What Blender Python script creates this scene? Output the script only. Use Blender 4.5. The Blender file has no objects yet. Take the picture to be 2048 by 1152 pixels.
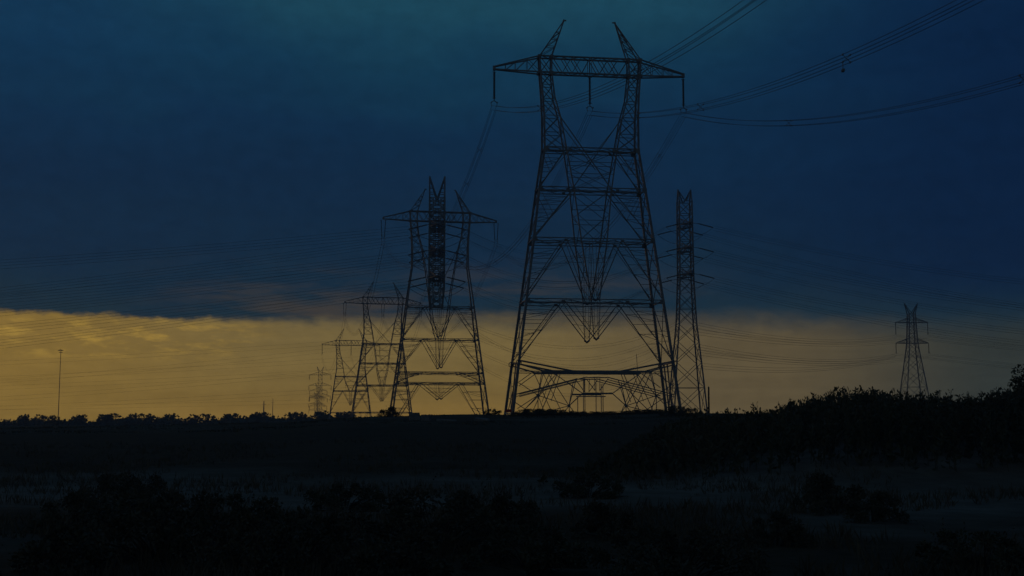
import bpy, math, random
import numpy as np
from mathutils import Vector, Matrix, noise

random.seed(7)
rng = np.random.default_rng(11)
SC = bpy.context.scene
COL = SC.collection
R = math.radians

# ------------------------------------------------------------------ camera
cam_d = bpy.data.cameras.new('camera')
cam_d.sensor_width = 36.0
cam_d.lens = 42.9
cam_d.clip_start = 0.1
cam_d.clip_end = 20000
cam = bpy.data.objects.new('camera', cam_d)
COL.objects.link(cam)
cam.location = (0, 0, 0)                       # eye level is z = 0
cam.rotation_euler = (R(90 + 6.175), 0, 0)
SC.camera = cam
SC.view_settings.view_transform = 'Standard'
SC.view_settings.look = 'None'
SC.view_settings.exposure = 0.0
SC.view_settings.gamma = 1.0


def lin(r, g, b):
    f = lambda c: (c / 255 / 12.92) if c / 255 <= 0.04045 else ((c / 255 + 0.055) / 1.055) ** 2.4
    return (f(r), f(g), f(b), 1.0)


# ------------------------------------------------------------------ sky
world = bpy.data.worlds.new('World')
SC.world = world
world.use_nodes = True
nt = world.node_tree
nt.nodes.clear()
NL = nt.links


def nd(tree, t, **kw):
    n = tree.nodes.new(t)
    for k, v in kw.items():
        setattr(n, k, v)
    return n


def wmath(op, a, b=None, c=None, clamp=False):
    n = nd(nt, 'ShaderNodeMath', operation=op, use_clamp=clamp)
    for i, v in enumerate((a, b, c)):
        if v is None:
            continue
        if isinstance(v, (int, float)):
            n.inputs[i].default_value = v
        else:
            NL.new(v, n.inputs[i])
    return n.outputs[0]


def wramp(fac, stops, interp='EASE'):
    n = nd(nt, 'ShaderNodeValToRGB')
    cr = n.color_ramp
    cr.interpolation = interp
    while len(cr.elements) < len(stops):
        cr.elements.new(0.5)
    for e, (p, c) in zip(cr.elements, stops):
        e.position = p
        e.color = c
    NL.new(fac, n.inputs[0])
    return n.outputs[0]


def wmix(fac, a, b, bt='MIX'):
    n = nd(nt, 'ShaderNodeMixRGB', blend_type=bt)
    if isinstance(fac, (int, float)):
        n.inputs[0].default_value = fac
    else:
        NL.new(fac, n.inputs[0])
    for i, v in ((1, a), (2, b)):
        if isinstance(v, tuple):
            n.inputs[i].default_value = v
        else:
            NL.new(v, n.inputs[i])
    return n.outputs[0]


def wsmooth(v, lo, hi, a=0.0, b=1.0):
    n = nd(nt, 'ShaderNodeMapRange', interpolation_type='SMOOTHSTEP')
    NL.new(v, n.inputs[0])
    for i, x in ((1, lo), (2, hi), (3, a), (4, b)):
        if isinstance(x, (int, float)):
            n.inputs[i].default_value = x
        else:
            NL.new(x, n.inputs[i])
    return n.outputs[0]


tc = nd(nt, 'ShaderNodeTexCoord')
sep = nd(nt, 'ShaderNodeSeparateXYZ')
NL.new(tc.outputs['Generated'], sep.inputs[0])
DX, DY, DZ = sep.outputs
AZ = wmath('MULTIPLY', wmath('ARCTAN2', DX, DY), 180 / math.pi)      # compass angle from the view direction, degrees
EL = wmath('MULTIPLY', wmath('ARCSINE', DZ), 180 / math.pi)          # elevation, degrees


def wnoise(sx, sy, scale, detail, rough, seed):
    cb = nd(nt, 'ShaderNodeCombineXYZ')
    NL.new(wmath('MULTIPLY', AZ, sx), cb.inputs[0])
    NL.new(wmath('MULTIPLY', EL, sy), cb.inputs[1])
    cb.inputs[2].default_value = seed
    n = nd(nt, 'ShaderNodeTexNoise')
    n.inputs['Scale'].default_value = scale
    n.inputs['Detail'].default_value = detail
    n.inputs['Roughness'].default_value = rough
    NL.new(cb.outputs[0], n.inputs['Vector'])
    return n.outputs[0]


# clear-sky light above the clouds, very low sun
skyt = nd(nt, 'ShaderNodeTexSky', sky_type='NISHITA')
skyt.sun_disc = False
skyt.sun_elevation = R(0.6)
skyt.sun_rotation = R(-38)
# the bank of dark blue cloud
n_soft = wnoise(0.10, 0.22, 1.0, 4, 0.55, 3.1)
n_band = wnoise(0.05, 0.5, 1.0, 5, 0.6, 9.7)
EL2 = wmath('ADD', EL, wmath('MULTIPLY', wmath('SUBTRACT', n_soft, 0.5), 5.0))
f_el = wmath('DIVIDE', EL2, 40.0, clamp=True)
cloud = wramp(f_el, [
    (0.00, lin(44, 56, 64)), (0.115, lin(33, 52, 62)), (0.150, lin(23, 46, 63)), (0.20, lin(18, 42, 64)),
    (0.27, lin(16, 41, 66)), (0.34, lin(15, 44, 70)), (0.41, lin(19, 55, 77)), (0.475, lin(28, 68, 85)),
    (0.60, lin(32, 68, 82)), (1.0, lin(40, 60, 70))], 'LINEAR')
# darker, purer blue away from the middle, high up
side = wmath('ABSOLUTE', wmath('SUBTRACT', AZ, -1.0))
f_side = wmath('MULTIPLY', wsmooth(side, 6.0, 22.0), wsmooth(EL, 13.0, 18.0))
cloud = wmix(wmath('MULTIPLY', f_side, 0.6), cloud, lin(13, 45, 79))
f_r = wmath('MULTIPLY', wsmooth(AZ, 5.0, 23.0), wsmooth(EL, 3.6, 7.0))
cloud = wmix(wmath('MULTIPLY', f_r, 0.88), cloud, lin(9, 31, 60))
# the paler, clear half of the sky behind the viewer
cloud = wmix(wmath('MULTIPLY', wsmooth(wmath('ABSOLUTE', AZ), 70.0, 140.0), wsmooth(EL, 70.0, 40.0)), cloud, lin(50, 56, 62))
n_fine = wnoise(0.9, 1.3, 1.0, 8, 0.72, 131.0)
var = wmath('MULTIPLY', wsmooth(n_band, 0.30, 0.70, 0.97, 1.03), wsmooth(n_fine, 0.25, 0.75, 0.90, 1.10))
cb = nd(nt, 'ShaderNodeCombineXYZ')
for i in range(3):
    NL.new(var, cb.inputs[i])
cloud = wmix(1.0, cloud, cb.outputs[0], 'MULTIPLY')
cloud = wmix(1.0, cloud, (0.86, 1.0, 1.06, 1.0), 'MULTIPLY')
# reddish wisps just above the lit gap
n_w = wnoise(0.14, 1.0, 1.0, 8, 0.64, 21.3)
wisp = wmath('MULTIPLY', wmath('MULTIPLY', wsmooth(EL, 8.0, 4.6), wsmooth(n_w, 0.42, 0.68)),
             wmath('MULTIPLY', wsmooth(AZ, -19.0, -11.0), wsmooth(AZ, 12.0, 2.0)))
cloud = wmix(wmath('MULTIPLY', wisp, 0.8), cloud, lin(74, 66, 58))
# the lit gap under the cloud
f_y = wmath('DIVIDE', EL, 6.0, clamp=True)
gold = wramp(f_y, [
    (0.0, lin(114, 92, 50)), (0.25, lin(108, 91, 55)), (0.5, lin(108, 93, 60)), (0.8, lin(105, 92, 63)),
    (1.0, lin(100, 88, 62))], 'LINEAR')
gold = wmix(wsmooth(AZ, -9.0, -23.0), gold, lin(121, 99, 52))
gold = wmix(wmath('MULTIPLY', wsmooth(AZ, -2.0, 10.0), 0.95), gold, lin(84, 75, 60))
gold = wmix(wsmooth(AZ, 11.0, 22.0), gold, lin(44, 50, 53))
gold = wmix(wmath('MULTIPLY', wsmooth(AZ, 22.0, 40.0), 0.9), gold, lin(20, 42, 58))
gold = wmix(wsmooth(AZ, -45.0, -100.0), gold, lin(36, 50, 62))
n_c = wnoise(0.55, 2.0, 1.0, 9, 0.68, 41.0)
cir = wmath('MULTIPLY', wsmooth(n_c, 0.46, 0.68), wmath('MULTIPLY', wsmooth(AZ, -9.0, -17.0), wsmooth(wmath('ABSOLUTE', wmath('SUBTRACT', EL, 3.7)), 1.3, 0.3)))
gold = wmix(wmath('MULTIPLY', cir, 0.85), gold, lin(156, 128, 62))
n_g = wnoise(0.12, 1.4, 1.0, 5, 0.6, 55.0)
cb2 = nd(nt, 'ShaderNodeCombineXYZ')
gv = wmath('MULTIPLY', wsmooth(n_g, 0.3, 0.7, 0.92, 1.07), wsmooth(n_fine, 0.25, 0.75, 0.93, 1.07))
for i in range(3):
    NL.new(gv, cb2.inputs[i])
gold = wmix(1.0, gold, cb2.outputs[0], 'MULTIPLY')
gold = wmix(1.0, gold, (1.56, 1.48, 1.12, 1.0), 'MULTIPLY')
# ragged lower edge of the cloud
n_e = wnoise(0.55, 1.1, 1.0, 9, 0.66, 74.0)
n_e2 = wnoise(0.07, 0.0, 1.0, 2, 0.5, 87.0)
edge = wmath('ADD', wsmooth(AZ, 6.0, 22.0, 4.55, 4.02), wmath('ADD', wmath('MULTIPLY', wmath('SUBTRACT', n_e, 0.5), 0.95), wmath('MULTIPLY', wmath('SUBTRACT', n_e2, 0.5), 0.2)))
edge = wmath('ADD', edge, wsmooth(AZ, -16.0, -21.0, 0.0, 0.12))
soft = wsmooth(AZ, -17.0, 4.0, 0.16, 0.85)
mask = wsmooth(EL, wmath('SUBTRACT', edge, soft), wmath('ADD', edge, soft))
sky_col = wmix(mask, gold, cloud)
bg = nd(nt, 'ShaderNodeBackground')
NL.new(sky_col, bg.inputs[0])
bg.inputs[1].default_value = 1.0
bg2 = nd(nt, 'ShaderNodeBackground')
NL.new(skyt.outputs[0], bg2.inputs[0])
bg2.inputs[1].default_value = 0.0006
addn = nd(nt, 'ShaderNodeAddShader')
NL.new(bg.outputs[0], addn.inputs[0])
NL.new(bg2.outputs[0], addn.inputs[1])
wo = nd(nt, 'ShaderNodeOutputWorld')
NL.new(addn.outputs[0], wo.inputs[0])

# last glow of the sun, low behind the left of the field
sd = bpy.data.lights.new('sun', 'SUN')
sd.energy = 0.03
sd.angle = R(4)
sd.color = (1.0, 0.55, 0.28)
sun = bpy.data.objects.new('sun', sd)
COL.objects.link(sun)
az_, el_ = R(-38), R(1.6)
sun.rotation_euler = Vector((math.sin(az_) * math.cos(el_), math.cos(az_) * math.cos(el_), math.sin(el_))).to_track_quat('Z', 'Y').to_euler()


# ------------------------------------------------------------------ materials
def mat(name, c1, c2, scale=4.0, rough=0.85, metal=0.0, bump=0.0, detail=6):
    m = bpy.data.materials.new(name)
    m.use_nodes = True
    t = m.node_tree
    b = t.nodes['Principled BSDF']
    tcx = nd(t, 'ShaderNodeTexCoord')
    n = nd(t, 'ShaderNodeTexNoise')
    n.inputs['Scale'].default_value = scale
    n.inputs['Detail'].default_value = detail
    n.inputs['Roughness'].default_value = 0.65
    t.links.new(tcx.outputs['Object'], n.inputs['Vector'])
    r = nd(t, 'ShaderNodeValToRGB')
    r.color_ramp.elements[0].position = 0.35
    r.color_ramp.elements[1].position = 0.68
    r.color_ramp.elements[0].color = (*c1, 1)
    r.color_ramp.elements[1].color = (*c2, 1)
    t.links.new(n.outputs[0], r.inputs[0])
    t.links.new(r.outputs[0], b.inputs['Base Color'])
    b.inputs['Roughness'].default_value = rough
    b.inputs['Metallic'].default_value = metal
    b.inputs['Specular IOR Level'].default_value = 0.25
    if bump:
        bp = nd(t, 'ShaderNodeBump')
        bp.inputs['Strength'].default_value = bump
        bp.inputs['Distance'].default_value = 0.1
        t.links.new(n.outputs[0], bp.inputs['Height'])
        t.links.new(bp.outputs[0], b.inputs['Normal'])
    return m


STEEL = mat('weathered_steel', (0.17, 0.18, 0.205), (0.28, 0.29, 0.315), 0.8, 0.5, 0.35)
GLASS = mat('insulator_porcelain', (0.10, 0.07, 0.06), (0.16, 0.12, 0.10), 6, 0.35)
WIRE = mat('aluminium_wire', (0.12, 0.12, 0.13), (0.18, 0.18, 0.19), 1, 0.6, 0.3)
WOOD = mat('pole_wood', (0.06, 0.045, 0.03), (0.11, 0.08, 0.06), 5, 0.9)
BARK = mat('bark', (0.03, 0.025, 0.02), (0.07, 0.055, 0.04), 6, 0.95)
LEAF = mat('dark_leaves', (0.05, 0.055, 0.035), (0.11, 0.115, 0.07), 2.2, 0.7)
LEAF2 = mat('dusty_leaves', (0.06, 0.062, 0.042), (0.12, 0.118, 0.08), 1.6, 0.75)
GRASSM = mat('dry_grass', (0.07, 0.062, 0.04), (0.16, 0.135, 0.09), 0.9, 0.85)
CONC = mat('concrete', (0.16, 0.155, 0.15), (0.30, 0.29, 0.27), 3, 0.9, 0, 0.4)
RED = mat('red_paint', (0.42, 0.03, 0.03), (0.5, 0.05, 0.04), 5, 0.5)
WHITE = mat('white_paint', (0.55, 0.55, 0.53), (0.7, 0.7, 0.68), 4, 0.6)


# ------------------------------------------------------------------ mesh helpers
def tag(o, label=None, cat=None, group=None, kind=None):
    if label:
        o['label'] = label
    if cat:
        o['category'] = cat
    if group:
        o['group'] = group
    if kind:
        o['kind'] = kind
    return o


def empty(name, loc, rz=0.0, label=None, cat=None, group=None):
    o = bpy.data.objects.new(name, None)
    COL.objects.link(o)
    o.empty_display_size = 0.5
    o.location = loc
    o.rotation_euler = (0, 0, rz)
    return tag(o, label, cat, group)


class MB:
    """collects bars, tubes, boxes and leaves and links them as ONE mesh object"""

    def __init__(self):
        self.v, self.f = [], []

    def bar(self, p, q, w):
        p, q = Vector(p), Vector(q)
        d = q - p
        if d.length < 1e-6:
            return
        d.normalize()
        a = d.cross(Vector((0, 0, 1)) if abs(d.z) < 0.95 else Vector((0, 1, 0))).normalized() * (w / 2)
        b = d.cross(a).normalized() * (w / 2)
        n = len(self.v)
        for c in (p, q):
            self.v += [tuple(c + a + b), tuple(c - a + b), tuple(c - a - b), tuple(c + a - b)]
        self.f += [(n, n + 1, n + 2, n + 3), (n + 7, n + 6, n + 5, n + 4)]
        for i in range(4):
            j = (i + 1) % 4
            self.f.append((n + i, n + 4 + i, n + 4 + j, n + j))

    def tube(self, pts, r, n=5):
        """smooth tube along a polyline; r is a number or one radius per point"""
        pts = [Vector(p) for p in pts]
        base = len(self.v)
        for i, p in enumerate(pts):
            d = (pts[min(i + 1, len(pts) - 1)] - pts[max(i - 1, 0)]).normalized()
            a = d.cross(Vector((0, 0, 1)) if abs(d.z) < 0.95 else Vector((0, 1, 0))).normalized()
            b = d.cross(a)
            rr = r[i] if isinstance(r, (list, tuple)) else r
            for k in range(n):
                t = 2 * math.pi * k / n
                self.v.append(tuple(p + (a * math.cos(t) + b * math.sin(t)) * rr))
        for i in range(len(pts) - 1):
            for k in range(n):
                m = (k + 1) % n
                self.f.append((base + i * n + k, base + i * n + m, base + (i + 1) * n + m, base + (i + 1) * n + k))
        self.f.append(tuple(base + k for k in reversed(range(n))))
        self.f.append(tuple(base + (len(pts) - 1) * n + k for k in range(n)))

    def box(self, c, s, rot=0.0, tilt=0.0):
        M = Matrix.Translation(c) @ Matrix.Rotation(rot, 4, 'Z') @ Matrix.Rotation(tilt, 4, 'X')
        n = len(self.v)
        for z in (-1, 1):
            for x, y in ((-1, -1), (1, -1), (1, 1), (-1, 1)):
                self.v.append(tuple(M @ Vector((x * s[0] / 2, y * s[1] / 2, z * s[2] / 2))))
        self.f += [(n + 3, n + 2, n + 1, n), (n + 4, n + 5, n + 6, n + 7)]
        for i in range(4):
            j = (i + 1) % 4
            self.f.append((n + i, n + j, n + 4 + j, n + 4 + i))

    def leaf(self, p, d, up, L, W):
        """a leaf: a folded diamond of four points"""
        n = len(self.v)
        s = d.cross(up)
        if s.length < 1e-5:
            s = Vector((1, 0, 0))
        s.normalize()
        self.v += [tuple(p), tuple(p + d * (L * 0.45) + s * W), tuple(p + d * L), tuple(p + d * (L * 0.45) - s * W)]
        self.f.append((n, n + 1, n + 2, n + 3))

    def build(self, name, m, parent=None, smooth=False):
        me = bpy.data.meshes.new(name)
        me.from_pydata(self.v, [], self.f)
        me.materials.append(m)
        if smooth:
            me.polygons.foreach_set('use_smooth', [True] * len(me.polygons))
        me.update()
        o = bpy.data.objects.new(name, me)
        COL.objects.link(o)
        if parent is not None:
            o.parent = parent
        return o


def rvec(up=0.0):
    v = Vector((random.gauss(0, 1), random.gauss(0, 1), random.gauss(0, 1) + up))
    return v.normalized()


def copy_tree(o, parent=None):
    c = o.copy()
    COL.objects.link(c)
    if parent is not None:
        c.parent = parent
    for ch in list(o.children):
        copy_tree(ch, c)
    return c


# ------------------------------------------------------------------ terrain
def sstep(a, b, x):
    t = max(0.0, min(1.0, (x - a) / (b - a)))
    return t * t * (3 - 2 * t)


def thicket_h(x, y):
    """height of the overgrown bank on the right"""
    u = x / max(y, 1.0)                      # bearing, so that the bank widens with distance
    return sstep(0.08, 0.30, u) * sstep(36, 46, y) * (1 - sstep(85, 125, y))


def ground(x, y):
    crest_x = np.interp(x, [-200, -50, -21, -13, -1, 16, 50, 200], [-1.3, -0.85, -0.2, 0.38, 0.55, 0.58, 0.45, 0.4])
    s = np.interp(y, [-50, 20, 40, 80, 120, 150, 255, 340, 460, 600, 6000], [0, 0, 0.04, 0.42, 1.0, 1.0, 0.85, 0, 0, 0, 0])
    z = -2.2 + s * (crest_x + 2.2)
    far = np.interp(y, [255, 345, 460, 600, 6500], [0, 1, 1, 1, 1])
    deep = np.interp(y, [255, 345, 458, 600, 6500], [0, -6.5, -12.0, -12.0, -14.0])
    z = (1 - far) * z + far * deep
    z += 1.2 * thicket_h(x, y)
    near = 1 - sstep(140, 240, y)
    z += near * 0.16 * noise.noise((x * 0.09, y * 0.07, 1.7)) + near * 0.07 * noise.noise((x * 0.4, y * 0.33, 8.1)) * (1 - sstep(70, 110, y))
    return float(z)


xs = np.concatenate([[-6000, -3000, -1500, -800, -500, -350, -250], np.arange(-200, -60, 10), np.arange(-60, -20, 2.0), np.arange(-20, 30, 0.7), np.arange(30, 70, 2.0), np.arange(70, 201, 10), [250, 350, 500, 800, 1500, 3000, 6000]])
ys = np.concatenate([[-400, -150, -60, -20, 0], np.arange(6, 60, 0.7), np.arange(60, 140, 2.0), np.arange(140, 260, 10), [270, 290, 310, 345, 400, 458, 520, 600, 750, 1000, 1500, 2500, 4000, 6500]])
gv_, gf_ = [], []
for y in ys:
    for x in xs:
        gv_.append((float(x), float(y), ground(float(x), float(y))))
nx = len(xs)
for j in range(len(ys) - 1):
    for i in range(nx - 1):
        a = j * nx + i
        gf_.append((a, a + 1, a + nx + 1, a + nx))
gm = bpy.data.materials.new('field_soil')
gm.use_nodes = True
t = gm.node_tree
b = t.nodes['Principled BSDF']
geo = nd(t, 'ShaderNodeNewGeometry')


def gnoise(sx, sy, scale, detail, rough=0.6):
    mp = nd(t, 'ShaderNodeMapping')
    mp.inputs['Scale'].default_value = (sx, sy, 1)
    t.links.new(geo.outputs['Position'], mp.inputs[0])
    n = nd(t, 'ShaderNodeTexNoise')
    n.inputs['Scale'].default_value = scale
    n.inputs['Detail'].default_value = detail
    n.inputs['Roughness'].default_value = rough
    t.links.new(mp.outputs[0], n.inputs['Vector'])
    return n.outputs[0]


def gramp(fac, p0, c0, p1, c1):
    r = nd(t, 'ShaderNodeValToRGB')
    r.color_ramp.elements[0].position, r.color_ramp.elements[1].position = p0, p1
    r.color_ramp.elements[0].color, r.color_ramp.elements[1].color = (*c0, 1), (*c1, 1)
    t.links.new(fac, r.inputs[0])
    return r.outputs[0]


soil = gramp(gnoise(1, 1, 1.4, 8), 0.3, (0.17, 0.145, 0.11), 0.72, (0.28, 0.24, 0.185))
turf = gramp(gnoise(1, 1, 2.3, 8), 0.3, (0.055, 0.038, 0.020), 0.75, (0.11, 0.078, 0.045))
patch = gramp(gnoise(0.10, 0.16, 1.0, 5, 0.62), 0.45, (0, 0, 0), 0.62, (1, 1, 1))
sp = nd(t, 'ShaderNodeSeparateXYZ')
t.links.new(geo.outputs['Position'], sp.inputs[0])


def gband(lo, hi, a, b_):
    n = nd(t, 'ShaderNodeMapRange', interpolation_type='SMOOTHSTEP')
    t.links.new(sp.outputs[1], n.inputs[0])
    for i, v in enumerate((lo, hi, a, b_)):
        n.inputs[i + 1].default_value = v
    return n.outputs[0]


# bare soil lies in the near field and on the crest; the strip between is turf
bare = nd(t, 'ShaderNodeMath', operation='ADD', use_clamp=True)
t.links.new(gband(44, 56, 1, 0.06), bare.inputs[0])
t.links.new(gband(90, 108, 0, 0.6), bare.inputs[1])
pm = nd(t, 'ShaderNodeMath', operation='MULTIPLY')
t.links.new(patch, pm.inputs[0])
t.links.new(bare.outputs[0], pm.inputs[1])
mx = nd(t, 'ShaderNodeMixRGB')
strip = nd(t, 'ShaderNodeMath', operation='MULTIPLY')
t.links.new(gband(27, 32, 0, 0.5), strip.inputs[0])
t.links.new(gband(42, 47, 1, 0), strip.inputs[1])
pmx = nd(t, 'ShaderNodeMath', operation='MULTIPLY_ADD', use_clamp=True)
t.links.new(pm.outputs[0], pmx.inputs[0])
pmx.inputs[1].default_value = 0.55
t.links.new(strip.outputs[0], pmx.inputs[2])
t.links.new(pmx.outputs[0], mx.inputs[0])
t.links.new(turf, mx.inputs[1])
t.links.new(soil, mx.inputs[2])
t.links.new(mx.outputs[0], b.inputs['Base Color'])
b.inputs['Roughness'].default_value = 0.95
b.inputs['Specular IOR Level'].default_value = 0.1
bp = nd(t, 'ShaderNodeBump')
bp.inputs['Strength'].default_value = 0.6
bp.inputs['Distance'].default_value = 0.15
t.links.new(gnoise(1, 1, 3.0, 9, 0.7), bp.inputs['Height'])
t.links.new(bp.outputs[0], b.inputs['Normal'])
gmb = MB()
gmb.v, gmb.f = gv_, gf_
go = gmb.build('ground', gm, None, True)
go['kind'] = 'structure'


# ------------------------------------------------------------------ delta pylons
OUT = [(-2, 9.42), (0.65, 9.10), (6.39, 8.36), (12.79, 7.50), (19.48, 6.63), (25.18, 5.92), (29.69, 5.27), (33.2, 5.29), (35.48, 5.41), (38.33, 5.64), (40.17, 5.74)]
INN = [(8.68, 0.33), (12.79, 0.44), (19.48, 1.43), (25.18, 2.10), (29.69, 2.83), (33.2, 3.45), (35.48, 4.07), (38.33, 4.39), (40.17, 4.37)]
DEP = [(-2, 3.1), (0.65, 3.0), (12.79, 2.25), (19.48, 1.85), (25.18, 1.25), (29.69, 0.95), (38.33, 0.55), (40.2, 0.5)]


def tab(T, z):
    return float(np.interp(z, [a for a, _ in T], [b for _, b in T]))


def string_mesh(L, r=0.10, pitch=0.15):
    """a hanging string of insulator discs, top at z = 0"""
    m = MB()
    pts, rad = [(0, 0, 0)], [0.03]
    z = -0.22
    m.bar((-0.22, 0, -0.16), (0.22, 0, -0.16), 0.05)
    while z > -L + 0.25:
        pts += [(0, 0, z), (0, 0, z - 0.05), (0, 0, z - pitch * 0.72)]
        rad += [r * 0.5, r * 1.25, r * 0.6]
        z -= pitch
    pts.append((0, 0, -L))
    rad.append(0.03)
    m.tube(pts, rad, 8)
    m.bar((-0.24, 0, -L + 0.3), (0.24, 0, -L + 0.3), 0.05)
    return m


def yoke_mesh(L):
    m = MB()
    m.bar((0, 0, -L), (-0.34, -0.05, -L - 0.22), 0.07)
    m.bar((0, 0, -L), (0.34, 0.05, -L - 0.22), 0.07)
    for s in (-1, 1):
        m.bar((s * 0.34, -0.25, -L - 0.22), (s * 0.34, 0.25, -L - 0.22), 0.08)
        m.bar((s * 0.34, 0, -L - 0.22), (s * 0.28, 0, -L - 0.62), 0.05)
    return m


def pylon(loc, rz, label, beams, tips, th, double_strings=False, base_frame=False, detail=1.0):
    root = empty('transmission_pylon', loc, rz, label, 'pylon', 'row of wide delta pylons')
    zb = -1.6
    P = lambda u, f, z: (u, f * tab(DEP, z), z)
    zt, zc = 40.17, 38.33
    # four long legs up to the crossarm
    lv = [zb] + [z for z, _ in OUT if z > 0 and z <= zt]
    for s in (-1, 1):
        for f in (-1, 1):
            m = MB()
            for a, c in zip(lv[:-1], lv[1:]):
                w = th * np.interp(a, [0, 25, 40], [0.34, 0.27, 0.2])
                m.bar(P(s * tab(OUT, a), f, a), P(s * tab(OUT, c), f, c), float(w))
            m.build('leg', STEEL, root)
    # inner legs, curving in from the crossarm and meeting in a point
    for s in (-1, 1):
        m = MB()
        ztip = tips['leg']
        zz = [z for z, _ in INN if z > beams[tips['meet']] + 0.1][::-1]
        for f in (-1, 1):
            pts = [P(s * tab(INN, z), f, z) for z in zz]
            pts.append(P(s * 0.42, f, beams[tips['meet']]))
            pts.append(P(s * 0.24, f, ztip))
            for p, q in zip(pts[:-1], pts[1:]):
                m.bar(p, q, th * (0.06 if q[2] == ztip else 0.16))
        zz2 = np.linspace(33.0, beams[tips['meet']], 11)
        for i in range(10):
            f = 1 if i % 2 else -1
            m.bar(P(s * tab(INN, zz2[i]), f, zz2[i]), P(s * tab(INN, zz2[i + 1]), -f, zz2[i + 1]), th * 0.07)
        m.build('inner_leg', STEEL, root)
    # lattice of the two upper columns
    for s in (-1, 1):
        m = MB()
        zs = [40.17, 38.33, 36.9, 35.3, 33.4, 31.5, 29.69]
        for f in (-1, 1):
            for k, (a, c) in enumerate(zip(zs[:-1], zs[1:])):
                ao, ai, co, ci = tab(OUT, a), tab(INN, a), tab(OUT, c), tab(INN, c)
                m.bar(P(s * ao, f, a), P(s * ci, f, c), th * 0.085)
                m.bar(P(s * ai, f, a), P(s * co, f, c), th * 0.085)
                m.bar(P(s * co, f, c), P(s * ci, f, c), th * 0.08)
        for T in (OUT, INN):
            for k, (a, c) in enumerate(zip(zs[:-1], zs[1:])):
                f = 1 if k % 2 else -1
                m.bar(P(s * tab(T, a), f, a), P(s * tab(T, c), -f, c), th * 0.07)
        m.build('upper_column', STEEL, root)
    # long crossed braces from the column necks to the opposite inner leg
    m = MB()
    for s in (-1, 1):
        m.bar(P(s * 3.45, s, 33.2), P(-s * tab(INN, beams[0] - 0.2 if beams[0] < 28 else 25.18), s, beams[0] - 0.2 if beams[0] < 28 else 25.18), th * 0.13)
        m.bar(P(s * 3.45, -s, 33.2), P(-s * 0.8, -s, 27.8), th * 0.08)
    m.build('cross_brace', STEEL, root)
    # horizontal beams: two faces, each a pair of rails with lacing
    for z in beams:
        m = MB()
        w = tab(OUT, z)
        d = tab(DEP, z)
        for f in (-1, 1):
            m.bar((-w, f * d, z + 0.14), (w, f * d, z + 0.14), th * 0.125)
            m.bar((-w, f * d, z - 0.22), (w, f * d, z - 0.22), th * 0.11)
            n = 10
            for i in range(n):
                a, c = -w + 2 * w * i / n, -w + 2 * w * (i + 1) / n
                g = 1 if i % 2 else -1
                m.bar((a, f * d, z + 0.14 * g - 0.04), (c, f * d, z - 0.14 * g - 0.04), th * 0.05)
        n = 6
        for i in range(n):
            a, c = -w + 2 * w * i / n, -w + 2 * w * (i + 1) / n
            g = 1 if i % 2 else -1
            m.bar((a, g * d, z), (c, -g * d, z), th * 0.08)
        for s in (-1, 1):
            for f in (-1, 1):
                m.box((s * (w - 0.12), f * (d + 0.1), z - 0.05), (0.5, 0.05, 0.5))
                m.box((s * w * 0.47, f * (d + 0.06), z - 0.12), (0.36, 0.05, 0.3))
            m.bar((s * w, -d, z), (s * w, d, z), th * 0.14)
        m.build('beam', STEEL, root)
    # panels between the beams
    lvls = list(beams) + [zb]
    for i, (a, c) in enumerate(zip(lvls[:-1], lvls[1:])):
        h = a - c
        narrow = i < tips['third_from']
        last = i == len(lvls) - 2
        for f in (-1, 1):
            m = MB()
            for s in (-1, 1):
                if not narrow:
                    m = MB()
                if narrow:
                    p = P(s * tab(INN, a), f, a)
                else:
                    p = P(s * tab(OUT, a) * 0.48, f, a)
                zq = 6.3 if (last and base_frame) else c + (0 if narrow else 0.02 * h)
                q = P(s * tab(OUT, zq), f, zq)
                m.bar(p, q, th * 0.11)
                # second line of the brace, lying just inside
                m.bar(P(p[0] - s * 0.25, f, a - 0.3), P(q[0] - s * 0.15, f, zq + 0.5), th * 0.06)
                # redundant members between brace and leg
                nr = 6 if h > 5 else 4
                for k in range(1, nr):
                    zz = a + (zq - a) * k / nr
                    ub = p[0] + (q[0] - p[0]) * k / nr
                    uo = s * tab(OUT, zz)
                    m.bar(P(ub, f, zz), P(uo, f, zz), th * 0.06)
                    z2 = a + (zq - a) * (k + 0.6) / nr
                    if k % 2:
                        m.bar(P(ub, f, zz), P(s * tab(OUT, z2), f, z2), th * 0.055)
                # from the inner leg out to the panel's upper corner
                if narrow:
                    m.bar(P(s * tab(OUT, a), f, a), P(s * (tab(INN, (a + c) / 2) * 0.4 + tab(OUT, (a + c) / 2) * 0.6), f, (a + c) / 2), th * 0.06)
                    if tab(INN, a) > 1.2:
                        m.bar(P(s * tab(INN, a), f, a), P(-s * tab(INN, (a + c) / 2), f, (a + c) / 2), th * 0.06)
                        m.bar(P(-s * tab(INN, (a + c) / 2), f, (a + c) / 2), P(s * tab(INN, c), f, c), th * 0.06)
                if not narrow:
                    m.build('panel_bracing', STEEL, root)
            if narrow:
                for k in (0.33, 0.62):
                    zz = a + (c - a) * k
                    m.bar(P(-tab(INN, zz), f, zz), P(tab(INN, zz), f, zz), th * 0.07)
            if narrow:
                m.build('panel_bracing', STEEL, root)
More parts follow.
